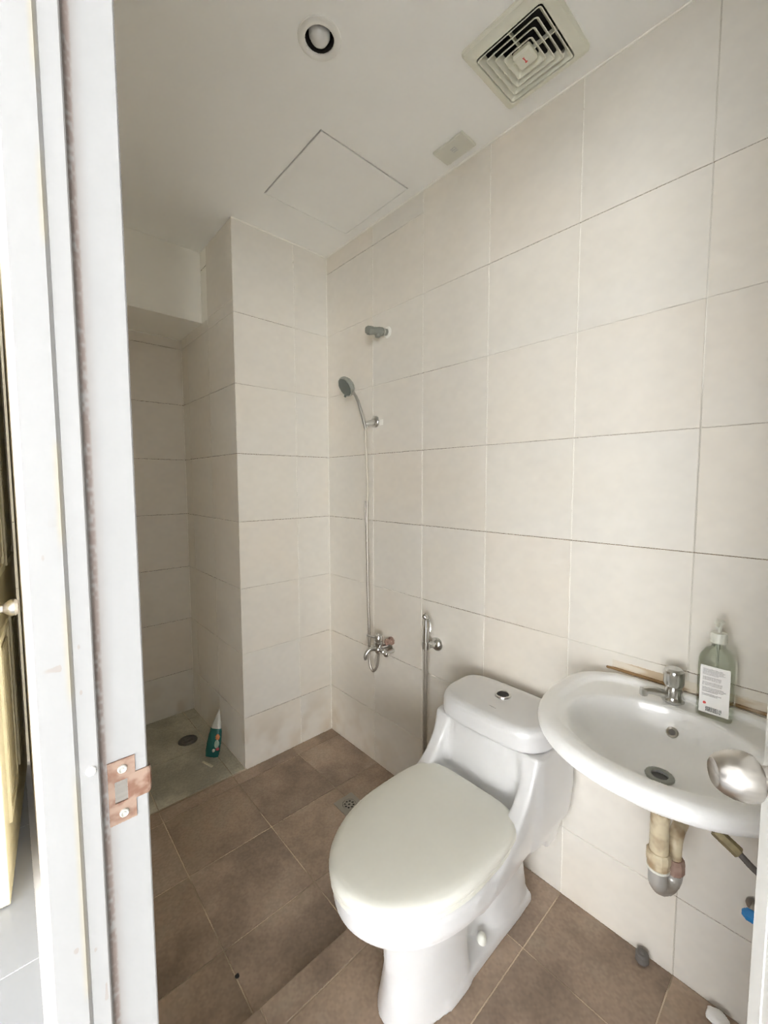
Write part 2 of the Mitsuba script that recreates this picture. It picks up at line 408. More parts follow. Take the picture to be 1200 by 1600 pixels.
struct('trim_1', bead((-0.0005, 0, CZ), (-0.0005, YN, CZ)), 'caulk', 'white caulk line where the long tiled wall meets the ceiling', 'caulk line')
struct('trim_2', bead((-W, -0.0005, CZ), (0, -0.0005, CZ)), 'caulk', 'white caulk line where the pier meets the ceiling', 'caulk line')
struct('trim_3', bead((-0.0008, -0.0008, 0), (-0.0008, -0.0008, CZ), .0022), 'caulk', 'white joint in the corner between the pier and the long wall', 'caulk line')
struct('trim_4', bead((-W, D2 - .0005, ZS - .0005), (XL, D2 - .0005, ZS - .0005), .0035), 'paint_header', 'pale joint under the bulkhead at the back of the recess', 'caulk line')

# floor: a lower shower end, a slightly higher end by the toilet, the recess
fg = 0.0014
fl = cat_([bx(XL, 0.01, STEP, 0.01, -0.1, ZF0 - fg), bx(XL, 0.01, YN, STEP, -0.1, ZF1 - fg), bx(XL, -W + .005, -0.002, D2 + .01, -0.1, ZR - fg)])
k_ = struct('floor', fl, 'grout_floor', 'brown tiled washroom floor with a low step near the toilet', 'floor')
fx = [XL, -0.842, -0.542, -0.242, 0.0]
tiles(k_, (0, 0, ZF0 - fg), (1, 0, 0), (0, 1, 0), fx, [STEP, -0.672, -0.372, -0.072, -0.001], FLOORT, 0.0035, 0.0035, fg, .0005, .0004)
tiles(k_, (0, 0, ZF1 - fg), (1, 0, 0), (0, 1, 0), [XL, -0.832, -0.532, -0.232, 0.0], [YN, -1.843, -1.543, -1.245, -0.947, STEP], FLOORT, 0.0035, 0.0035, fg, .0005, .0004)
tiles(k_, (0, 0, ZR - fg), (1, 0, 0), (0, 1, 0), [XL, -0.842, -0.542, -W], [0.0, 0.30, 0.60, D2], ['floor_recess'], 0.003, 0.003, fg, .0005, .0003)

# door frame of the washroom: left jamb with stop and strike plate, hinge jamb, head
k_ = thing('trim_1'.replace('1', '5'), 'white painted door frame with rusty strike plate, brown stain along its groove', 'door frame', kind='structure')
YJ = -1.335
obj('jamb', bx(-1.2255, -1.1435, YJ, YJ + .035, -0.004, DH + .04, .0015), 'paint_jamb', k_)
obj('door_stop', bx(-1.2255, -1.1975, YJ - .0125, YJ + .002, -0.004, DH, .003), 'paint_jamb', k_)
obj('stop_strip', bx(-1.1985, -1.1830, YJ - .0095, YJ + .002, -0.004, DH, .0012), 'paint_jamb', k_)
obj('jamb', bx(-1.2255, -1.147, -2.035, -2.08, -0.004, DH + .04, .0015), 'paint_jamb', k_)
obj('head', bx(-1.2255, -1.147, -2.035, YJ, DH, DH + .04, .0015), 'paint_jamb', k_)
bm = lathe([(0, .0035), (.002, .0033), (.0036, .002), (.004, 0)], (-1.1895, YJ - .0095, 1.034), (0, -1, 0), 20)
obj('bumper', bm, 'plastic_white', k_, 30, label='small white rubber bumper dot')
px0, px1, pz0, pz1 = -1.1765, -1.1545, 0.968, 1.029
sp = sg.box(px0, pz0, px1, pz1).union(sg.box(px1 - .001, 0.986, -1.1440, 1.012)).difference(sg.box(-1.1715, .988, -1.1610, 1.009))
s_ = obj('strike_plate', extrude(sp, .0014, plane_M((0, YJ - .0001, 0), (1, 0, 0), (0, 0, 1))), 'strike_metal', k_, label='rusty brown strike plate with a square latch hole')
lip = tube(np.array([(-1.1445, YJ - .0010, .999), (-1.1427, YJ - .0008, .999), (-1.1415, YJ + .001, .999), (-1.1410, YJ + .005, .999)]), .0012, 8)
lp = lip.copy(); lp.vertices[:, 2] = .999 + (lp.vertices[:, 2] - .999) * 10.5
obj('lip', lp, 'strike_metal', s_, 30)
obj('latch_box', bx(-1.1720, -1.1605, YJ - .0004, YJ + .001, .9875, 1.0095), 'steel_brushed', s_, label='bare metal bottom of the latch hole')
for z in (.977, 1.020):
    obj('screw', lathe([(0, .0022), (.0012, .0022), (.0014, .0012), (.0030, .0026), (.0038, .0018), (.0040, .0)], (-1.1650, YJ - .0012, z), (0, -1, 0), 18), 'pouch_silver', s_, 30)

struct('trim_6', bx(-1.2255, -1.150, -2.035, YJ, -.1, .0005, .002), 'tile_room', 'pale door sill between the outer room and the washroom', 'door sill')

# ------------------------------------------------------------------ outer room
RX, RY0, RY1, RZ = -6.5, -7.0, 3.2, 2.55
struct('wall_far', bx(RX, -1.13, RY1, RY1 + .1, -.1, 2.6), 'paint_room', 'pale far wall of the outer room at the left edge', 'wall')
def win_wall(name, w, a0, a1, flip, label):
    # a wall with a window hole; local a runs along the wall, b outwards from the room
    def B(p0, p1, z0, z1, b0=0.0, b1=.12):
        return bx(p0, p1, RY0 - b1, RY0 - b0, z0, z1) if not flip else bx(RX - b1, RX - b0, p0, p1, z0, z1)
    w0, w1, z0, z1 = w
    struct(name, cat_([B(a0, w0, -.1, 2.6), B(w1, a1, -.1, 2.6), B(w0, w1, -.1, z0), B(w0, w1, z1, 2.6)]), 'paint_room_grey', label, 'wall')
    k = thing('window_1' if not flip else 'window_2', 'frosted glass window of the outer room' + (' facing the doorway' if flip else ' behind the viewer'), 'window', kind='structure')
    f, m = .05, (w0 + w1) / 2
    obj('frame', cat_([B(w0, w1, z0, z0 + f, .02, .08), B(w0, w1, z1 - f, z1, .02, .08), B(w0, w0 + f, z0 + f, z1 - f, .02, .08), B(w1 - f, w1, z0 + f, z1 - f, .02, .08), B(m - .025, m + .025, z0 + f, z1 - f, .02, .08)]), 'paint_door', k)
    for p, q in ((w0 + f, m - .025), (m + .025, w1 - f)):
        V = [(p, z0 + f), (p, z1 - f), (q, z1 - f), (q, z0 + f)]
        V = np.array([(a, RY0 - .05, z) for a, z in V] if not flip else [(RX - .05, a, z) for a, z in V[::-1]])
        e = obj('pane', trimesh.Trimesh(V, [[0, 1, 2], [0, 2, 3]], process=False), 'paint_room', k)
        scene[e]['emitter'] = {'type': 'area', 'radiance': {'type': 'rgb', 'value': [WINDOW_LIGHT[flip], WINDOW_LIGHT[flip] * 1.01, WINDOW_LIGHT[flip] * 1.03]}}


win_wall('wall_window', WIN[0], RX, -1.13, 0, 'wall of the outer room with the window behind the viewer')
win_wall('wall_window_side', WIN[1], RY0, RY1, 1, 'wall of the outer room with the window opposite the doorway')
struct('ceiling_outer', bx(RX - .1, -1.21, RY0 - .1, RY1 + .1, RZ, RZ + .08), 'paint_room_ceiling', 'ceiling of the outer room', 'ceiling')
k_ = struct('floor_outer', bx(RX, -1.20, RY0, RY1, -.1, -.0012), 'grout_room', 'pale grey tiled floor of the outer room at the left edge', 'floor')
tiles(k_, (0, 0, -.0012), (1, 0, 0), (0, 1, 0), [-3.02, -2.42, -1.82, -1.2262], [-2.17, -1.57, -0.97, -0.37, 0.23, 0.83, 1.43, 2.03, 2.63, 3.2], ['tile_room'], .003, .003, .0012, .0005, .0002)

# cream panelled door standing open against the wall of the outer room
k_ = thing('door_2', 'cream panelled door standing open against the wall at the left edge', 'door', kind='structure')
A, B = np.array([-1.283, -0.135]), np.array([-1.219, 0.676])
ld = (B - A) / np.linalg.norm(B - A); nf = np.array([ld[1], -ld[0]])      # nf points to the side seen (+x)
M2 = plane_M((A[0], A[1], 0), (ld[0], ld[1], 0), (0, 0, 1))              # local x along the leaf, y up, z = face normal seen
LW = np.linalg.norm(B - A)
def at2(m): m = m.copy(); m.apply_transform(M2); return m
obj('leaf', at2(bx(0, LW, 0.006, 2.04, -.036, 0, .002)), 'paint_cream', k_)
for z0, z1 in ((.20, .80), (.98, 1.90)):
    for x0, x1 in ((.10, .37), (.45, .72)):
        fr_ = sg.box(x0, z0, x1, z1).difference(sg.box(x0 + .022, z0 + .022, x1 - .022, z1 - .022))
        p = obj('panel_moulding', at2(extrude(fr_, .007)), 'paint_cream_edge', k_)
        obj('raised_panel', at2(bx(x0 + .05, x1 - .05, z0 + .05, z1 - .05, -.001, .006, .004)), 'paint_cream', p)
kn = lathe([(0, .0), (.036, 0), (.036, .004), (.030, .008), (.014, .010), (.012, .022), (.020, .030), (.026, .040), (.026, .050), (.020, .058), (0, .060)], (.065, .905, 0), (0, 0, 1), 28)
obj('door_knob', at2(kn), 'steel_brushed', k_, 35, label='round bright knob')

# ------------------------------------------------------------------ washroom door, open inwards at the right edge
k_ = thing('door_1', 'white washroom door standing open at the right edge with a brushed metal knob', 'door', kind='structure')
th = math.radians(32.0)
Kc = np.array([-0.718, -1.716])
ld, nf = np.array([math.cos(th), math.sin(th)]), np.array([-math.sin(th), math.cos(th)])
rose = Kc - 0.060 * nf
latch = rose + 0.060 * ld
hinge = latch - 0.60 * ld
M1 = np.eye(4); M1[:2, 0], M1[:2, 1], M1[:3, 2], M1[:2, 3] = ld, nf, (0, 0, 1), hinge   # local x along the leaf, y = side seen, z up
def at1(m): m = m.copy(); m.apply_transform(M1); return m
obj('leaf', at1(bx(0, .60, -.036, 0, 0.012, DH - .01, .003)), 'paint_door', k_)
obj('edge_strip', at1(bx(.578, .6005, -.0365, .0012, 0.012, DH - .01, .001)), 'paint_door', k_)
obj('latch_plate', at1(bx(.6000, .6018, -.029, -.007, .97, 1.03)), 'steel_brushed', k_)
kp = [(0, .000), (.034, 0), (.034, .003), (.030, .009), (.018, .012), (.0125, .014), (.0120, .036), (.0170, .0372), (.0205, .040), (.0225, .046), (.0228, .052), (.0215, .060), (.0185, .067), (.0150, .072), (.0128, .0738), (.0122, .0738), (.011, .073), (0, .0725)]
kb = obj('door_knob', at1(lathe(kp, (.54, .0, .9985), (0, 1, 0), 48)), 'steel_brushed', k_, 35, label='brushed metal round knob')

# ------------------------------------------------------------------ toilet
YT = -1.105
def toilet_body():
    from scipy.interpolate import PchipInterpolator as PI
    def fn(u, v, z):
        v = np.abs(v)
        # bowl
        zz = [.13, .20, .25, .285, .315, .35, .386]
        w = PI(zz, [.020, .045, .092, .140, .168, .182, .180])(np.clip(z, .13, .386))
        af = PI(zz, [.10, .13, .168, .210, .244, .265, .264])(np.clip(z, .13, .386))
        ar = PI(zz, [.12, .18, .24, .27, .29, .30, .30])(np.clip(z, .13, .386))
        uc = .475
        du = u - uc
        r = np.sqrt((du / np.where(du > 0, af, ar)) ** 2 + (v / w) ** 2)
        r2 = (np.abs(du / np.where(du > 0, af, ar)) ** 3 + (v / w) ** 3) ** (1 / 3)
        r = np.where(du > 0, r, r * .25 + r2 * .75)
        bowl = smax((r - 1) * w * .95, np.maximum(z - .386, .13 - z), .014)
        # pedestal column at the front
        pw = np.interp(z, [0, .02, .10, .30], [.096, .092, .082, .082])
        pf = np.interp(z, [0, .02, .10, .30], [.185, .180, .165, .168])
        du = u - .445
        r = np.where(du > 0, np.sqrt((du / pf) ** 2 + (v / pw) ** 2), (np.abs(du / .058) ** 4 + (v / pw) ** 4) ** .25)
        ped = np.maximum((r - 1) * pw, np.maximum(-z, z - .30))
        # rear column and foot
        rw = np.interp(z, [0, .05, .12, .26, .38], [.092, .090, .076, .075, .10])
        du = u - .185
        r = (np.abs(du / .125) ** 2.4 + (v / rw) ** 2.4) ** (1 / 2.4)
        rear = np.maximum((r - 1) * rw * .9, np.maximum(-z, z - .38))
        trap = rbox(u, v, z, (.10, -.040, -.05), (.52, .040, .33), .03)
        foot = np.maximum(rbox(u, v, z, (.09, -.092, -.1), (.50, .092, .034), .010), -z)
        foot = smax(foot, (z - .026 - (.092 - v) * .40), .008)
        body = smin(bowl, ped, .022)
        low = smin(smin(rear, trap, .02), foot, .010)
        body = smin(body, low, .012)
        # tank with forward wings
        tf = .222 + .022 * (1 - (v / .19) ** 2) - .05 * np.clip((z - .36) / .22, 0, 1) * 0
        tw = np.interp(z, [.20, .32, .40, .575], [.135, .165, .174, .172])
        tank = smax(smax(u - tf, v - tw, .03), np.maximum(.035 - u, np.maximum(z - .563, .20 - z + .0 * u)), .006)
        tank = smax(tank, .30 - z - (u * .0) + np.clip(.12 - u, 0, 1) * -1.2 - .06 + (u - .12) * .35, .02)
        wing_f = PI([.30, .38, .41, .45, .50, .578], [.47, .42, .355, .295, .258, .232])(np.clip(z, .30, .578))
        wing = smax(smax(u - wing_f, np.maximum(v - tw, (tw - .042) - v), .012), np.maximum(.035 - u, np.maximum(z - .563, .30 - z)), .008)
        body = smin(body, smin(tank, wing, .030), .030)
        return np.maximum(np.maximum(body, -z), z - .563)
    m = nets(fn, (-.01, -.215, -.012), (.775, .215, .60), .005)
    return m


def egg(u0, u1, w, sq, n=64):
    """outline of the seat: rounded front at u1, squarer back at u0"""
    t = np.linspace(0, 2 * np.pi, n, endpoint=False)
    uc = u0 + (u1 - u0) * .44
    c, s = np.cos(t), np.sin(t)
    p = np.where(c > 0, 2.05, sq)
    U = uc + np.sign(c) * np.abs(c) ** (2 / p) * np.where(c > 0, u1 - uc, uc - u0)
    Vv = np.sign(s) * np.abs(s) ** (2 / p) * w
    return np.stack([U, Vv], 1)


def pillow(outline, levels):
    """stack of (inset, height) copies of the outline, closed above and below"""
    c = outline.mean(0); V = []
    n = len(outline)
    nxt, prv = np.roll(outline, -1, 0), np.roll(outline, 1, 0)
    nrm = np.stack([(nxt - prv)[:, 1], -(nxt - prv)[:, 0]], 1); nrm /= np.linalg.norm(nrm, axis=1, keepdims=True)
    for i, h in levels:
        if i >= 1: pts = c + (outline - c) * (2 - i)      # a scale for the deep insets
        else: pts = outline - nrm * i
        V.append(np.c_[pts, np.full(n, h)])
    F = []
    for k in range(len(V) - 1):
        a = k * n + np.arange(n); b = k * n + (np.arange(n) + 1) % n
        F += [np.stack([a, b, b + n], 1), np.stack([a, b + n, a + n], 1)]
    L = len(V)
    V = np.vstack(V + [np.array([[*c, levels[0][1]], [*c, levels[-1][1]]])])
    a = np.arange(n); b = (a + 1) % n
    F += [np.stack([b, a, np.full(n, L * n)], 1), np.stack([a, b, np.full(n, L * n + 1)], 1)[:, :] + np.array([[(L - 1) * n, (L - 1) * n, 0]])]
    return trimesh.Trimesh(V, np.concatenate(F), process=False)


MT = np.eye(4); MT[:3, 0], MT[:3, 1], MT[:3, 3] = (-1, 0, 0), (0, -1, 0), (0, YT, ZF1)
def toi(m): m = m.copy(); m.apply_transform(MT); return m
k_ = thing('toilet', 'white one-piece toilet with closed lid standing beside the basin', 'toilet')
obj('body', toi(toilet_body()), 'ceramic', k_, True)
eg = egg(.274, .750, .181, 4.5)
obj('seat', toi(pillow(eg, [(.006, .388), (.002, .391), (.002, .401), (.006, .404)])), 'seat_plastic', k_, 35)
obj('seat_lid', toi(pillow(eg, [(.004, .4045), (0, .408), (0, .416), (.003, .423), (.010, .4285), (.022, .4325), (1.25, .435), (1.5, .4365), (1.8, .437)])), 'seat_plastic', k_, 50, label='closed cream-white lid')
def tank_lid_outline(n=80):
    t = np.linspace(0, 2 * np.pi, n, endpoint=False)
    c, s = np.cos(t), np.sin(t)
    U = .135 + np.sign(c) * np.abs(c) ** (2 / np.where(c > 0, 2.5, 3.6)) * np.where(c > 0, .122, .106)
    V = np.sign(s) * np.abs(s) ** (2 / 4.2) * .180
    return np.stack([U, V], 1)
obj('tank_lid', toi(pillow(tank_lid_outline(), [(.004, .5645), (.0005, .568), (0, .575), (.0005, .604), (.004, .617), (.012, .6255), (.024, .6295), (1.4, .6315), (1.8, .632)])), 'ceramic', k_, 50)
b_ = obj('flush_button', toi(lathe([(.017, .6290), (.0235, .6300), (.0250, .6340), (.0240, .6375), (.0200, .6385), (.0185, .6370), (.0180, .634)], (.128, .0, .001), (0, 0, 1), 32)), 'chrome', k_, 35, label='round chrome flush button with dark centre')
obj('button_centre', toi(lathe([(0, .6368), (.0180, .6362), (.0185, .634)], (.128, .0, .001), (0, 0, 1), 28)), 'black_hole', b_, 30)
obj('printed_mark', toi(bx(.203, .206, .002, .024, .6300, .6322)), 'grey_ink', k_, label='tiny grey printed mark')
obj('bolt_cap', toi(lathe([(.0125, .028), (.0130, .040), (.0115, .048), (.007, .053), (0, .0545)], (.325, .068, 0), (0, 0, 1), 24)), 'seat_plastic', k_, 40, label='cream cap over the floor bolt')
obj('bolt_cap', toi(lathe([(.0125, .028), (.0130, .040), (.0115, .048), (.007, .053), (0, .0545)], (.325, -.068, 0), (0, 0, 1), 24)), 'seat_plastic', k_, 40)

# ------------------------------------------------------------------ basin
YS = -1.545
ZT = 0.768
def sink_out(u, v):
    du = u - .20
    q = np.where(du > 0, 2.15, 3.4)
    return ((np.abs(du / np.where(du > 0, .262, .197)) ** q + np.abs(v / .252) ** q) ** (1 / q) - 1) * .22
def sink_body():
    def fn(u, v, z):
        o = sink_out(u, v)
        slab_ = smax(o, np.abs(z - (ZT - .022)) - .022, .026)
        hang = (np.sqrt(((u - .248) / .176) ** 2 + (v / .203) ** 2 + ((z - .764) / .130) ** 2) - 1) * .15
        hang = np.maximum(hang, z - .74)
        back = rbox(u, v, z, (.0, -.17, .675), (.09, .17, .75), .02)
        s = smin(smin(slab_, hang, .03), back, .03)
        rec = smax(sink_out(u, v) + .036, (ZT - .012) - z, .012)
        rec = smax(rec, .030 - u, .01)
        bw = (np.sqrt(((u - .250) / .154) ** 2 + (v / .182) ** 2 + ((z - .764) / .109) ** 2) - 1) * .14
        s = smax(s, -rec, .008)
        s = smax(s, -bw, .009)
        drain = np.maximum(np.sqrt((u - .225) ** 2 + (v - .0) ** 2) - .020, np.abs(z - .64) - .06)
        s = np.maximum(s, -drain)
        return np.maximum(s, .0005 - u)
    return nets(fn, (-.008, -.26, .555), (.48, .26, .79), .0042)
MS = np.eye(4); MS[:3, 0], MS[:3, 1], MS[:3, 3] = (-1, 0, 0), (0, -1, 0), (0, YS, 0)
def snk(m): m = m.copy(); m.apply_transform(MS); return m
k_ = thing('wash_basin', 'white oval wall-hung basin beside the toilet', 'basin')
obj('bowl', snk(sink_body()), 'ceramic_sink', k_, True)
obj('drain_ring', snk(lathe([(.016, .6600), (.021, .6615), (.026, .6605), (.028, .6575), (.020, .648), (.0185, .635)], (.225, 0, 0), (0, 0, 1), 32)), 'stub_grey', k_, 35, label='dark metal drain ring')
obj('drain_plug', snk(lathe([(0, .6545), (.013, .6545), (.0180, .653), (.0185, .650), (.0185, .637), (0, .637)], (.225, 0, 0), (0, 0, 1), 28)), 'dark_grey', k_, 35)
od = np.array([.78, 0, .63]); od /= np.linalg.norm(od)
oc = np.array([.118, -.004, .707])
ov = obj('overflow_ring', snk(lathe([(.007, .002), (.010, .0035), (.0125, .0015), (.0128, -.006)], oc, od, 24)), 'chrome_worn', k_, 35, label='small round overflow ring')
obj('overflow_hole', snk(lathe([(0, .0012), (.0090, .0012), (.0095, -.004)], oc, od, 20)), 'rubber_grey', ov)
obj('sealant', cat_([bx(-.0045, .0, YS - .225, YS + .19, ZT - .004, ZT + .003, .0018), bx(-.0006, .0, YS - .225, YS + .175, ZT + .002, ZT + .024, .0003)]), 'sealant', k_, label='stained brown sealant along the wall')

k_ = thing('basin_tap', 'small chrome pillar tap on the back of the basin', 'tap')
fb = np.array([-.060, -1.527, ZT - .0098])
obj('body', lathe([(0, 0), (.0235, 0), (.0235, .004), (.0205, .007), (.0190, .012), (.0180, .030), (.0150, .036), (0, .036)], fb, (0, 0, 1), 32), 'chrome', k_, 35)
obj('handle', lathe([(0, .034), (.014, .034), (.0195, .038), (.0215, .044), (.0220, .066), (.0205, .074), (.0150, .079), (0, .0805)], fb, (0, 0, 1), 32), 'chrome', k_, 35)
sd = np.array([-.62, .78, 0]); sd /= np.linalg.norm(sd)
pth = spline([fb + (0, 0, .012) + sd * .010, fb + (0, 0, .017) + sd * .030, fb + (0, 0, .021) + sd * .052, fb + (0, 0, .019) + sd * .066], 6)
sp_ = obj('spout', tube(pth, np.linspace(.0105, .0085, len(pth)), 16), 'chrome', k_, 40)
obj('spout_tip', lathe([(0, .006), (.0085, .005), (.0092, .0), (.0092, -.010), (.007, -.012), (0, -.010)], fb + (0, 0, .019) + sd * .066, (0, 0, 1), 20), 'chrome', sp_, 35)

# soap bottle
k_ = thing('soap_bottle', 'clear square pump bottle with a white label standing on the basin', 'bottle')
bc = np.array([-.070, -1.609, ZT - .0118])
def rrect(w, d, r, n=6):
    return np.array(sg.box(-w / 2 + r, -d / 2 + r, w / 2 - r, d / 2 - r).buffer(r, quad_segs=n).exterior.coords)[:-1]
def stack(ol):
    n = min(len(o) for o, _ in ol); V = []; F = []
    for o, z in ol: V.append(np.c_[o, np.full(len(o), z)])
    for k in range(len(ol) - 1):
        a = k * n + np.arange(n); b = k * n + (np.arange(n) + 1) % n
        F += [np.stack([a, b, b + n], 1), np.stack([a, b + n, a + n], 1)]
    V = np.vstack(V + [[[0, 0, ol[0][1]]], [[0, 0, ol[-1][1]]]]); L = len(ol)
    a = np.arange(n); b = (a + 1) % n
    F += [np.stack([b, a, np.full(n, L * n)], 1), np.stack([a + (L - 1) * n, b + (L - 1) * n, np.full(n, L * n + 1)], 1)]
    m = trimesh.Trimesh(V, np.concatenate(F), process=False); m.fix_normals(); return m
lv = [(rrect(.034, .060, .010), 0), (rrect(.040, .066, .011), .003), (rrect(.040, .067, .011), .120), (rrect(.040, .064, .012), .138), (rrect(.036, .050, .014), .152), (rrect(.026, .028, .0125), .160), (rrect(.0245, .0245, .0120), .164), (rrect(.0245, .0245, .0120), .174)]
bot = stack(lv); bot.apply_translation(bc)
obj('bottle_body', bot, 'clear_plastic', k_, 30)
obj('cap', lathe([(0, .172), (.0155, .172), (.0160, .176), (.0160, .190), (.0145, .194), (.006, .195), (0, .195)], bc, (0, 0, 1), 24), 'clear_cap', k_, 35)
obj('pump_head', cat_([rod(bc + (0, 0, .194), bc + (0, 0, .214), .0042, n=12), bx(bc[0] - .013, bc[0] + .010, bc[1] - .009, bc[1] + .009, bc[2] + .213, bc[2] + .222, .004),
                       rod(bc + (-.010, 0, .217), bc + (-.036, .0, .214), .0042, .003, 10)]), 'clear_cap', k_, 35)
obj('dip_tube', rod(bc + (.002, .002, .012), bc + (0, 0, .170), .003, n=10), 'clear_cap', k_, 35)
xf = bc[0] - .0203
lb = obj('bottle_label', bx(xf - .0004, xf, bc[1] - .0265, bc[1] + .0265, bc[2] + .012, bc[2] + .120), 'paper', k_, label='white label with grey print and bar code')
pr = []
zz = .113
r2 = random.Random(3)
for blk, nl in ((0, 5), (1, 3), (2, 3), (3, 4), (4, 2)):
    for l in range(nl):
        L = .044 * (r2.uniform(.75, 1) if l < nl - 1 else r2.uniform(.35, .8))
        pr.append(bx(xf - .0007, xf - .0003, bc[1] + .022 - L, bc[1] + .022, bc[2] + zz - .0016, bc[2] + zz)); zz -= .0030
    zz -= .0030
obj('print', cat_(pr), 'grey_ink', lb)
bars, y = [], bc[1] + .014
while y > bc[1] - .014:
    w_ = r2.choice((.0007, .0012, .0020)); bars.append(bx(xf - .0007, xf - .0003, y - w_, y, bc[2] + .016, bc[2] + .027)); y -= w_ + r2.choice((.0006, .0011))
obj('bar_code', cat_(bars), 'dark_ink', lb)
obj('red_dot', rod((xf - .0007, bc[1] + .0165, bc[2] + .0345), (xf - .0003, bc[1] + .0165, bc[2] + .0345), .0030, n=16), 'red_ink', lb)

# drain trap under the basin
k_ = thing('drain_trap', 'stained U-shaped drain trap hanging under the basin', 'drain pipe')
tx, ty = -.205, -1.545
obj('down_pipe', rod((tx, ty, .634), (tx, ty, .445), .0185, n=24), 'pvc_stained', k_, 35)
obj('nut', lathe([(0, .437), (.0215, .437), (.0220, .444), (.0220, .452), (.0240, .454), (.0240, .472), (.021, .476), (0, .476)], (tx, ty, 0), (0, 0, 1), 12), 'pvc_stained', k_)
obj('gasket_ring', lathe([(.019, .4345), (.0226, .4345), (.0226, .4395), (.019, .4395)], (tx, ty, 0), (0, 0, 1), 24), 'seat_plastic', k_, 30)
x2, y2 = tx + .042, ty - .020
pth = [(tx, ty, .438), (tx, ty, .418)] + [(tx + (x2 - tx) * (1 - math.cos(t)) / 2, ty + (y2 - ty) * (1 - math.cos(t)) / 2, .408 - .023 * math.sin(t)) for t in np.linspace(0, math.pi, 9)] + [(x2, y2, .418), (x2, y2, .43)]
bsdf('trap_metal', proc(lambda p, n, uv: mix(mi.Color3f(0.52, 0.51, 0.48), mi.Color3f(0.32, 0.25, 0.18), smoothstep(0.41, 0.385, p.z) * fbm(p.x * 50, p.y * 50, p.z * 50, 3))), 0.35, 0.5, 0.45)
obj('bend', tube(np.array(pth), .0185, 20), 'trap_metal', k_, 40, label='grey metal bend')
obj('nut', lathe([(0, .412), (.0185, .412), (.0215, .418), (.0215, .440), (.0175, .447), (0, .447)], (x2, y2, 0), (0, 0, 1), 10), 'rust', k_, label='rusty red nut')
pth = [(x2, y2, .44), (x2, y2, .468)] + [(x2 + .028 * (1 - math.cos(t)), y2, .468 + .028 * math.sin(t)) for t in np.linspace(.2, math.pi / 2, 7)] + [(x2 + .06, y2, .496), (.0, y2, .496)]
obj('waste_pipe', tube(np.array(pth), .0145, 18), 'pvc_stained', k_, 40)

# supply hose at the right under the basin, blue handle below it
k_ = thing('supply_hose', 'grey water hose with an olive brass fitting hanging under the basin', 'hose')
c0, c1 = np.array([-.100, -1.624, .512]), np.array([-.100, -1.668, .486])
obj('fitting', cat_([rod(c0, c1, .0125, n=6, c=.001), rod(c0 - (c1 - c0) * .15, c0, .007, n=12)]), 'brass_olive', k_)
obj('hose', cat_([tube(spline([c1, c1 + (c1 - c0) * .5 + (0, 0, -.004), (-.092, -1.715, .448), (-.060, -1.775, .400), (-.001, -1.80, .395)], 8), .0065, 12),
                  tube(spline([c0 - (c1 - c0) * .1, (-.088, -1.600, .530), (-.060, -1.580, .560), (-.035, -1.575, .612), (-.030, -1.574, .664)], 8), .0055, 12)]), 'rubber_grey', k_, 40)
k_ = thing('valve_handle', 'blue plastic valve handle low on the wall by the open door', 'valve')
vc = np.array([0, -1.692, .312])
obj('handle', cat_([ball(vc + (-.040, .003, -.002), .020, 2, (.75, 1, 1)) if False else bx(vc[0] - .052, vc[0] - .028, vc[1] - .020, vc[1] + .020, vc[2] - .014, vc[2] + .013, .009)]), 'blue_plastic', k_)
obj('lever', tube(spline([vc + (-.040, -.012, .008), vc + (-.040, -.015, .026), vc + (-.042, -.016, .042)], 6), [.007] * 6 + [.006] * 4 + [.0075] * 3, 10), 'blue_dark', k_, 40)
obj('stem', cat_([rod(vc + (-.030, 0, 0), vc, .009, n=16), rod(vc + (-.004, 0, 0), vc, .018, n=20)]), 'chrome_worn', k_, 35)

# ------------------------------------------------------------------ shower fittings on the long wall
k_ = thing('shower_pipe_stub', 'grey capped pipe elbow high on the wall above the hand shower', 'pipe')
s0 = np.array([0, -.446, 1.922])
obj('plaster_patch', lathe([(.024, .0002), (.0225, .003), (.017, .006), (0, .006)], s0, (-1, 0, 0), 18), 'caulk', k_, 40, label='white plaster around the pipe')
pa = np.array([-.098, -.432, 1.912])
obj('pipe', rod(s0, s0 + (pa - s0) * .40, .0135, n=20, c=.002), 'stub_grey', k_, 35)
obj('elbow', cat_([rod(s0 + (pa - s0) * .28, s0 + (pa - s0) * .46, .0175, n=20, c=.002), ball(s0 + (pa - s0) * .5, .0165), rod(s0 + (pa - s0) * .5, s0 + (pa - s0) * .5 + (0, 0, -.024), .0115, n=16)]), 'stub_grey', k_, 35)
obj('collar', rod(s0 + (pa - s0) * .22, s0 + (pa - s0) * .27, .0172, n=20), 'chrome', k_, 35)
obj('cap', cat_([rod(s0 + (pa - s0) * .5, s0 + (pa - s0) * .82, .0155, n=20), rod(s0 + (pa - s0) * .78, pa, .0185, n=8, c=.002), rod(s0 + (pa - s0) * .98, pa + (pa - s0) * .05, .0145, n=16)]), 'stub_grey', k_, 35)

k_ = thing('shower_holder', 'chrome wall bracket holding the hand shower', 'bracket')
h0 = np.array([0, -.366, 1.556]); h1 = np.array([-.062, -.366, 1.541])
obj('flange', lathe([(0, .014), (.014, .013), (.022, .009), (.026, .004), (.0265, 0)], h0, (-1, 0, 0), 28), 'chrome', k_, 35)
obj('arm', rod(h0, h1, .013, .012, 20, .003), 'chrome', k_, 35)
obj('plaster_patch', bx(-.0012, 0, -.418, -.392, 1.538, 1.562), 'caulk', k_, label='white plaster patch beside it')

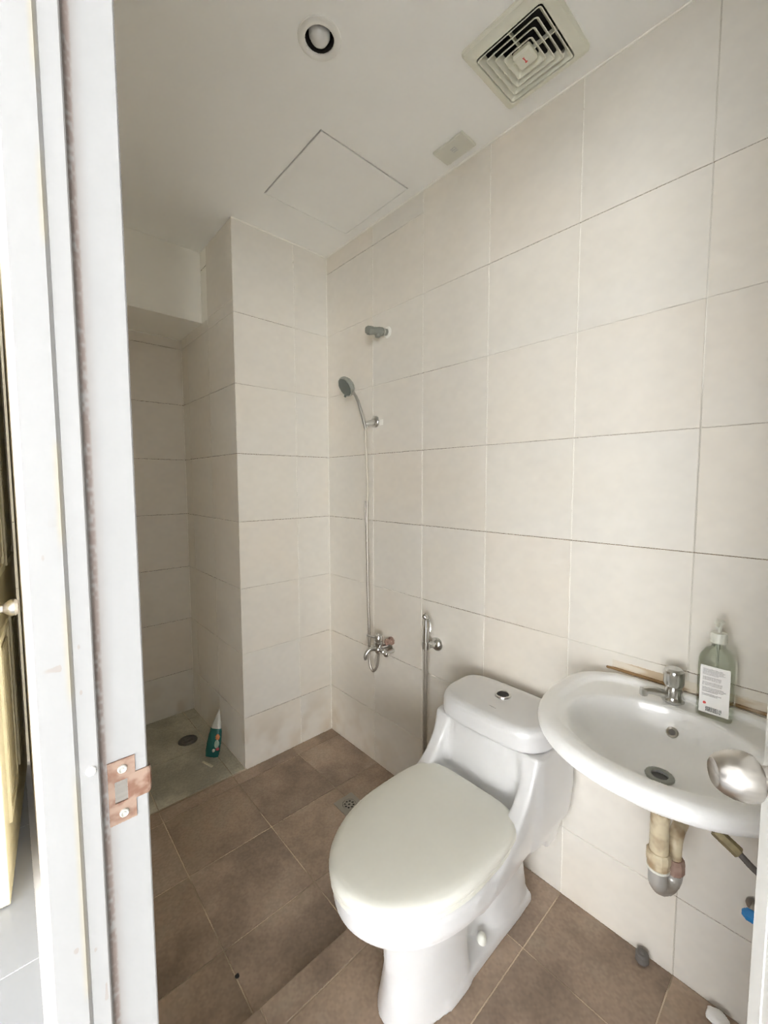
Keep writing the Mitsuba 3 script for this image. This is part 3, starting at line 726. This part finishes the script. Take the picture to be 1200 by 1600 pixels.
k_ = thing('hand_shower', 'dark grey hand shower hanging in its wall bracket, with its hose down to the mixer', 'shower head')
n0, n1, n2 = np.array([-.064, -.375, 1.520]), np.array([-.078, -.358, 1.600]), np.array([-.094, -.338, 1.665])
hd = np.array([-.108, -.300, 1.706])
obj('handle', tube(spline([n0, n0 + (n1 - n0) * .5, n1, n2, n2 + (hd - n2) * .6], 6), np.linspace(.0085, .0068, 25), 16), 'chrome', k_, 40)
fd = np.array([-.80, .10, -.50]); fd = fd / np.linalg.norm(fd)
obj('head', lathe([(0, -.026), (.018, -.024), (.034, -.016), (.043, -.004), (.0445, .006), (.042, .012), (.039, .013)], hd, fd, 40), 'shower_back', k_, 40)
obj('face', lathe([(0, .0155), (.030, .0150), (.0395, .0125), (.040, .008)], hd, fd, 36), 'shower_grey', k_, 40, label='dark face plate')
obj('face_nub', ball(hd + fd * .010 + np.array([0, 0, -.038]), .006, 1), 'shower_grey', k_)
hm = np.array([-.058, -.449, .545])
top = spline([n0, (-.066, -.376, 1.48), (-.061, -.377, 1.35), (-.060, -.377, 1.20)], 10)
obj('inner_hose', tube(top, .0042, 12), 'hose_pale', k_, 40, label='thin pale inner hose')
lowp = spline([(-.0600, -.377, 1.205), (-.059, -.374, 1.05), (-.0595, -.378, .88), (-.060, -.383, .70), (-.061, -.388, .53), (-.063, -.394, .475), (-.060, -.411, .449), (-.058, -.431, .468), (-.057, -.443, .505), (-.057, -.447, .539)], 12)
obj('hose', tube(lowp, .0062, 14), 'hose_metal', k_, 40, label='grey ribbed metal hose')
obj('sleeve_end', tube(spline([(-.064, -.370, 1.205), (-.064, -.370, 1.13), (-.061, -.374, 1.06)], 6), .0035, 10), 'hose_metal', k_, 40)

k_ = thing('shower_mixer', 'chrome shower mixer tap low on the wall below the hand shower', 'tap')
mc = np.array([-.058, -.447, .575])
obj('body', cat_([lathe([(0, -.034), (.013, -.034), (.0145, -.028), (.0150, .0), (.0190, .006), (.0190, .016), (.0150, .020), (0, .020)], mc, (0, 0, 1), 28),
                  ball(mc + (-.002, 0, -.016), .0195), rod(mc + (0, -.042, -.018), mc + (0, .042, -.018), .0125, n=20, c=.003), rod(mc + (0, 0, -.012), (-.004, mc[1], mc[2] - .012), .014, n=20)]), 'chrome', k_, 35)
obj('dome_handle', lathe([(0, .020), (.0165, .020), (.0195, .026), (.0195, .036), (.0165, .046), (.0090, .051), (0, .052)], mc, (0, 0, 1), 28), 'chrome', k_, 35)
obj('lever', tube(spline([mc + (-.010, .006, .038), mc + (-.030, .014, .044), mc + (-.048, .022, .052)], 6), np.linspace(.0055, .0045, 13), 10), 'chrome', k_, 40)
obj('spout', tube(spline([mc + (-.008, 0, -.018), mc + (-.030, .010, -.010), mc + (-.050, .018, -.022), mc + (-.056, .020, -.052)], 8), np.linspace(.0110, .0088, 25), 16), 'chrome', k_, 40)
obj('union_nut', cat_([ball((-.040, -.478, .543), .0155), rod((-.040, -.478, .545), (-.002, -.480, .548), .010, n=14)]), 'chrome', k_, 35)
obj('rusty_union', cat_([rod((-.034, -.466, .588), (-.003, -.470, .588), .0100, n=14), rod((-.006, -.470, .588), (.0, -.470, .588), .018, n=18), rod((-.030, -.466, .588), (-.018, -.467, .588), .0145, n=8)]), 'rust', k_, label='rusty pinkish union')
obj('flange', lathe([(0, .010), (.012, .010), (.024, .004), (.026, 0)], (0, -.449, .562), (-1, 0, 0), 24), 'chrome_worn', k_, 35)

k_ = thing('bidet_spray', 'chrome bidet spray in a round wall bracket left of the toilet', 'bidet spray')
b0 = np.array([0, -.733, .649])
obj('bracket', cat_([lathe([(0, .020), (.012, .019), (.022, .012), (.0265, .004), (.027, 0)], b0, (-1, 0, 0), 28), rod(b0, (-.046, -.722, .655), .012, n=18, c=.002),
                     lathe([(.0125, -.014), (.0165, -.014), (.0165, .014), (.0125, .014)], (-.050, -.718, .655), (0, 0, 1), 24)]), 'chrome', k_, 35)
hb = np.array([-.052, -.718, .640])
obj('handle', lathe([(0, 0), (.0105, 0), (.0115, .010), (.0118, .080), (.0100, .088), (.0065, .094), (.0060, .118), (0, .118)], hb, (0, 0, 1), 24), 'chrome', k_, 35)
obj('nozzle', cat_([lathe([(0, -.016), (.0085, -.014), (.0110, -.004), (.0105, .008), (.006, .013), (0, .014)], hb + (-.004, 0, .128), (-.80, .0, .60), 22)]), 'chrome', k_, 35)
obj('trigger', tube(spline([hb + (.006, -.008, .118), hb + (.012, -.012, .098), hb + (.010, -.014, .070)], 5), .0035, 8), 'chrome', k_, 40)
obj('hose', tube(spline([hb + (0, 0, .002), hb + (.001, .002, -.10), hb + (.004, .006, -.28), hb + (.010, .012, -.46), hb + (.022, .004, -.53), hb + (.035, -.03, -.545), (-.008, -.80, .12)], 10), .0085, 14), 'hose_metal', k_, 40)

# ------------------------------------------------------------------ floor fittings and litter
def square_drain(cx, cy, z, label, half=.046, mat='drain_metal', dark=False):
    bsdf('drain_metal', (0.30, 0.28, 0.24), 0.45, 0.5, 0.3)
    k = thing('floor_drain', label, 'drain')
    t = .0025
    plate = sg.box(-half, -half, half, half).buffer(-.003).buffer(.003).difference(sg.Point(0, 0).buffer(half * .62, 24))
    obj('plate', extrude(plate, t, plane_M((cx, cy, z - .001), (1, 0, 0), (0, 1, 0))), mat, k)
    gr = sg.Point(0, 0).buffer(half * .58, 24)
    for i in range(8):
        a = i * math.pi / 4
        gr = gr.difference(sg.Point(half * .38 * math.cos(a), half * .38 * math.sin(a)).buffer(half * .105, 8))
    gr = gr.difference(sg.Point(0, 0).buffer(half * .11, 8))
    obj('grate', extrude(gr, t, plane_M((cx, cy, z - .0018), (1, 0, 0), (0, 1, 0))), mat, k)
    obj('cup', bx(cx - half * .7, cx + half * .7, cy - half * .7, cy + half * .7, z - .0014, z - .0009), 'black_hole', k)
    return k
square_drain(-.256, -.487, ZF0 + .0026, 'square metal floor drain beside the toilet')
k_ = thing('floor_drain', 'dark round floor drain in the shaded recess beside the teal pouch', 'drain')
obj('rim', lathe([(.030, .0), (.034, .003), (.044, .0035), (.046, 0)], (-.608, .400, ZR), (0, 0, 1), 28), 'dark_grey', k_, 35)
obj('grate', cat_([lathe([(0, .001), (.031, .001), (.031, -.001)], (-.608, .400, ZR), (0, 0, 1), 24)] + [bx(-.634, -.582, .400 + d - .002, .400 + d + .002, ZR, ZR + .0025) for d in (-.012, 0, .012)]), 'rubber_grey', k_)

def pouch():
    """tapered squeeze pouch: flat across the top seal, rounder below, lying in the recess against the pier's side"""
    n = 28; t = np.linspace(0, 2 * np.pi, n, endpoint=False)
    rowsp = [(0, .026, .004), (.006, .030, .010), (.030, .033, .017), (.070, .033, .018), (.110, .029, .015), (.135, .025, .011), (.160, .019, .007), (.190, .011, .0035), (.215, .004, .002), (.222, .0022, .0018)]
    return t, rowsp
k_ = thing('cleaner_pouch', 'teal and silver squeeze pouch leaning in the recess by the pier', 'pouch')
t_, rp = pouch()
up = np.array([.20, .02, .975]); up /= np.linalg.norm(up)
su = np.array([.80, -.60, 0]); su = su - up * (su @ up); su /= np.linalg.norm(su)
sv = np.cross(up, su)
po = np.array([-.566, .185, ZR + .002])
def pm(rws):
    return stack([(np.stack([w * np.cos(t_), d * np.sin(t_)], 1), h) for h, w, d in rws])
def pw(m):
    m = m.copy(); m.vertices = po + m.vertices[:, :1] * su + m.vertices[:, 1:2] * sv + m.vertices[:, 2:] * up; return m
obj('pouch_body', pw(pm(rp[:6])), 'pouch_teal', k_, 40)
obj('pouch_neck', pw(pm(rp[5:])), 'pouch_silver', k_, 40, label='silver tapered top')
def patch(x, h, r, d, sy=1.0):
    m = trimesh.creation.icosphere(subdivisions=2, radius=1); m.apply_scale((r, .004, r * sy)); m.apply_translation((x, d, h)); return pw(m)
# the side of the pouch seen from the door is the one with sv pointing away: use the sign that faces the camera
sgn = -1.0 if sv @ (CAM - po) < 0 else 1.0
obj('orange_print', patch(.014, .098, .012, sgn * .0125, 1.3), 'pouch_orange', k_, 40)
obj('mint_print', patch(.016, .068, .013, sgn * .0150, 1.5), 'pouch_mint', k_, 40)
obj('red_print', patch(.022, .045, .010, sgn * .0125, .8), 'pouch_red', k_, 40)
obj('white_print', patch(.007, .038, .007, sgn * .0165, 1.2), 'pouch_silver', k_, 40)
m = bx(-.034, .034, -.006, .006, 0, .006, .0015)
m.apply_transform(trimesh.transformations.rotation_matrix(math.radians(-72), (0, 0, 1))); m.apply_translation((-.600, .145, ZR))
solo('pale_strip', m, 'tan_strip', 'small pale strip lying on the recess floor in front of the teal pouch', 'strip')
solo('rubber_plug', lathe([(0, 0), (.014, 0), (.0165, .004), (.0150, .012), (.0160, .020), (.0120, .024), (.006, .024), (.004, .028), (0, .029)], (-.024, -1.478, ZF1), (0, 0, 1), 20),
     'rubber_grey', 'small dark rubber plug on the floor against the wall under the basin', 'plug', 35)
def lump(c, r, seed, s=(1, 1, .45)):
    m = trimesh.creation.icosphere(subdivisions=2, radius=r)
    m.vertices *= 1 + .5 * (meshkit.fbm(m.vertices / r * 1.3 + seed, 3) - .5)[:, None] * 1.6
    m.apply_scale(s); m.apply_translation(np.array(c) - (0, 0, (m.vertices[:, 2].min()))); return m
solo('paper_scrap', lump((-.035, -1.640, ZF1), .020, 3, (1, 1.1, .5)), 'paper', 'crumpled white paper scrap on the floor by the open door', 'paper scrap', 30)
solo('dirt_crumb', lump((-.839, -.757, ZF0), .0055, 5), 'black_hole', 'tiny dark dirt crumb alone in the middle of the brown floor', 'dirt', 30)

# ------------------------------------------------------------------ ceiling fittings
k_ = thing('ceiling_light', 'round recessed ceiling light, unlit bulb in a white ring', 'ceiling light')
lc = (LAMP[0], LAMP[1], CZ)
obj('trim_ring', lathe([(.036, .0), (.0365, -.004), (.040, -.0065), (.048, -.0062), (.0535, -.003), (.0545, 0.0)], lc, (0, 0, 1), 48), 'plastic_white', k_, 40)
obj('reflector', lathe([(.0368, -.003), (.0365, .01), (.036, .05), (.030, .075), (0, .080)], lc, (0, 0, 1), 40), 'lamp_cup', k_, 40, label='dark cup')
obj('bulb', lathe([(0, -.012), (.010, -.0105), (.0195, -.005), (.0262, .006), (.0272, .018), (.024, .034), (.014, .050), (.012, .078)], lc, (0, 0, 1), 36), 'lamp_bulb', k_, True, label='grey unlit bulb')

k_ = thing('exhaust_fan', 'square cream ceiling exhaust fan with stepped louvres near the wall', 'exhaust fan')
fo, ft = .1175, .024
def sq(h, z, r=.0):
    return [(-h, -h, z), (h, -h, z), (h, h, z), (-h, h, z)]
def sq_ring(levels):
    V, F = [], []
    for h, z in levels: V += sq(h, z)
    for k in range(len(levels) - 1):
        for a in range(4):
            b = (a + 1) % 4
            F += [[4 * k + a, 4 * k + b, 4 * k + 4 + b], [4 * k + a, 4 * k + 4 + b, 4 * k + 4 + a]]
    m = trimesh.Trimesh(np.array(V, float), np.array(F), process=False)
    m.apply_translation((FAN[0], FAN[1], CZ)); return m
def rs(h, r, n=6): return np.array(sg.box(-h + r, -h + r, h - r, h - r).buffer(r, quad_segs=n).exterior.coords)[:-1]
def ring_stack(levels, r):
    V, F = [], []
    for h, z in levels: o = rs(h, min(r, h * .5)); V.append(np.c_[o, np.full(len(o), z)])
    n = len(V[0])
    for k in range(len(V) - 1):
        a = k * n + np.arange(n); b = k * n + (np.arange(n) + 1) % n
        F += [np.stack([a, b, b + n], 1), np.stack([a, b + n, a + n], 1)]
    m = trimesh.Trimesh(np.vstack(V), np.concatenate(F), process=False)
    m.apply_translation((FAN[0], FAN[1], CZ)); return m
obj('frame', ring_stack([(fo, 0), (fo, -.006), (fo - .004, -.012), (fo - .021, -.0215), (fo - .0255, -.0230), (fo - .0272, -.0215), (fo - .0276, 0), (fo - .0276, .02)], .010), 'plastic_fan', k_, 25)
for h in (.0872, .0715, .0558, .0401):
    z = -.0225
    obj('louvre', ring_stack([(h, z), (h - .0125, z + .0165), (h - .0140, z + .0165), (h - .0022, z - .0006), (h, z)], .007), 'plastic_fan', k_, 25)
obj('centre_cap', cat_([bx(FAN[0] - .0245, FAN[0] + .0245, FAN[1] - .0245, FAN[1] + .0245, CZ - .0245, CZ - .006, .005)]), 'plastic_fan', k_)
mk = cat_([bx(-.0075, .0075, -.0012, .0012, 0, .0006), bx(.0045, .0085, -.0030, .0030, 0, .0006), bx(-.0085, -.0062, -.0028, .0018, 0, .0006)])
mk.apply_transform(trimesh.transformations.rotation_matrix(math.radians(-5), (0, 0, 1))); mk.apply_translation((FAN[0], FAN[1], CZ - .0250))
obj('red_mark', mk, 'red_ink', k_, label='small red printed mark')
ribs = []
for a in range(4):
    c, s = math.cos(a * math.pi / 2), math.sin(a * math.pi / 2)
    p, q = np.array([FAN[0] + c * .018, FAN[1] + s * .018]), np.array([FAN[0] + c * .0898, FAN[1] + s * .0898])
    e = np.array([-s, c]) * .0016
    ribs.append(bx(min(p[0], q[0]) - abs(e[0]), max(p[0], q[0]) + abs(e[0]), min(p[1], q[1]) - abs(e[1]), max(p[1], q[1]) + abs(e[1]), CZ - .015, CZ - .004))
for r_ in ribs: obj('rib', r_, 'plastic_fan', k_)
obj('housing', sq_ring([(.0895, .018), (.089, .12), (.0, .121)]), 'dark_grey', k_)

solo('access_panel', bx(HATCH[0] - .1912, HATCH[0] + .1957, HATCH[1] - .1892, HATCH[1] + .1937, CZ + .0005, CZ + .012), 'paint_ceiling', 'square access panel set flush in the ceiling, dark gaps at its edges', 'access panel')
k_ = thing('cover_plate', 'small rectangular cover plate on the ceiling beside the wall', 'cover plate')
cx, cy = -.0715, -.852
obj('plate', bx(cx - .040, cx + .040, cy - .062, cy + .062, CZ - .008, CZ, .003), 'plastic_cover', k_)
obj('printed_mark', cat_([bx(cx - .012 + .008 * i, cx - .009 + .008 * i, cy - .010, cy + .008, CZ - .0086, CZ - .0079) for i in range(3)]), 'grey_ink', k_, label='faint grey printed mark')

for d in scene.values():
    if isinstance(d, dict) and d.get('type') == 'ply' and 'bsdf' not in d:
        raise ValueError('no bsdf')
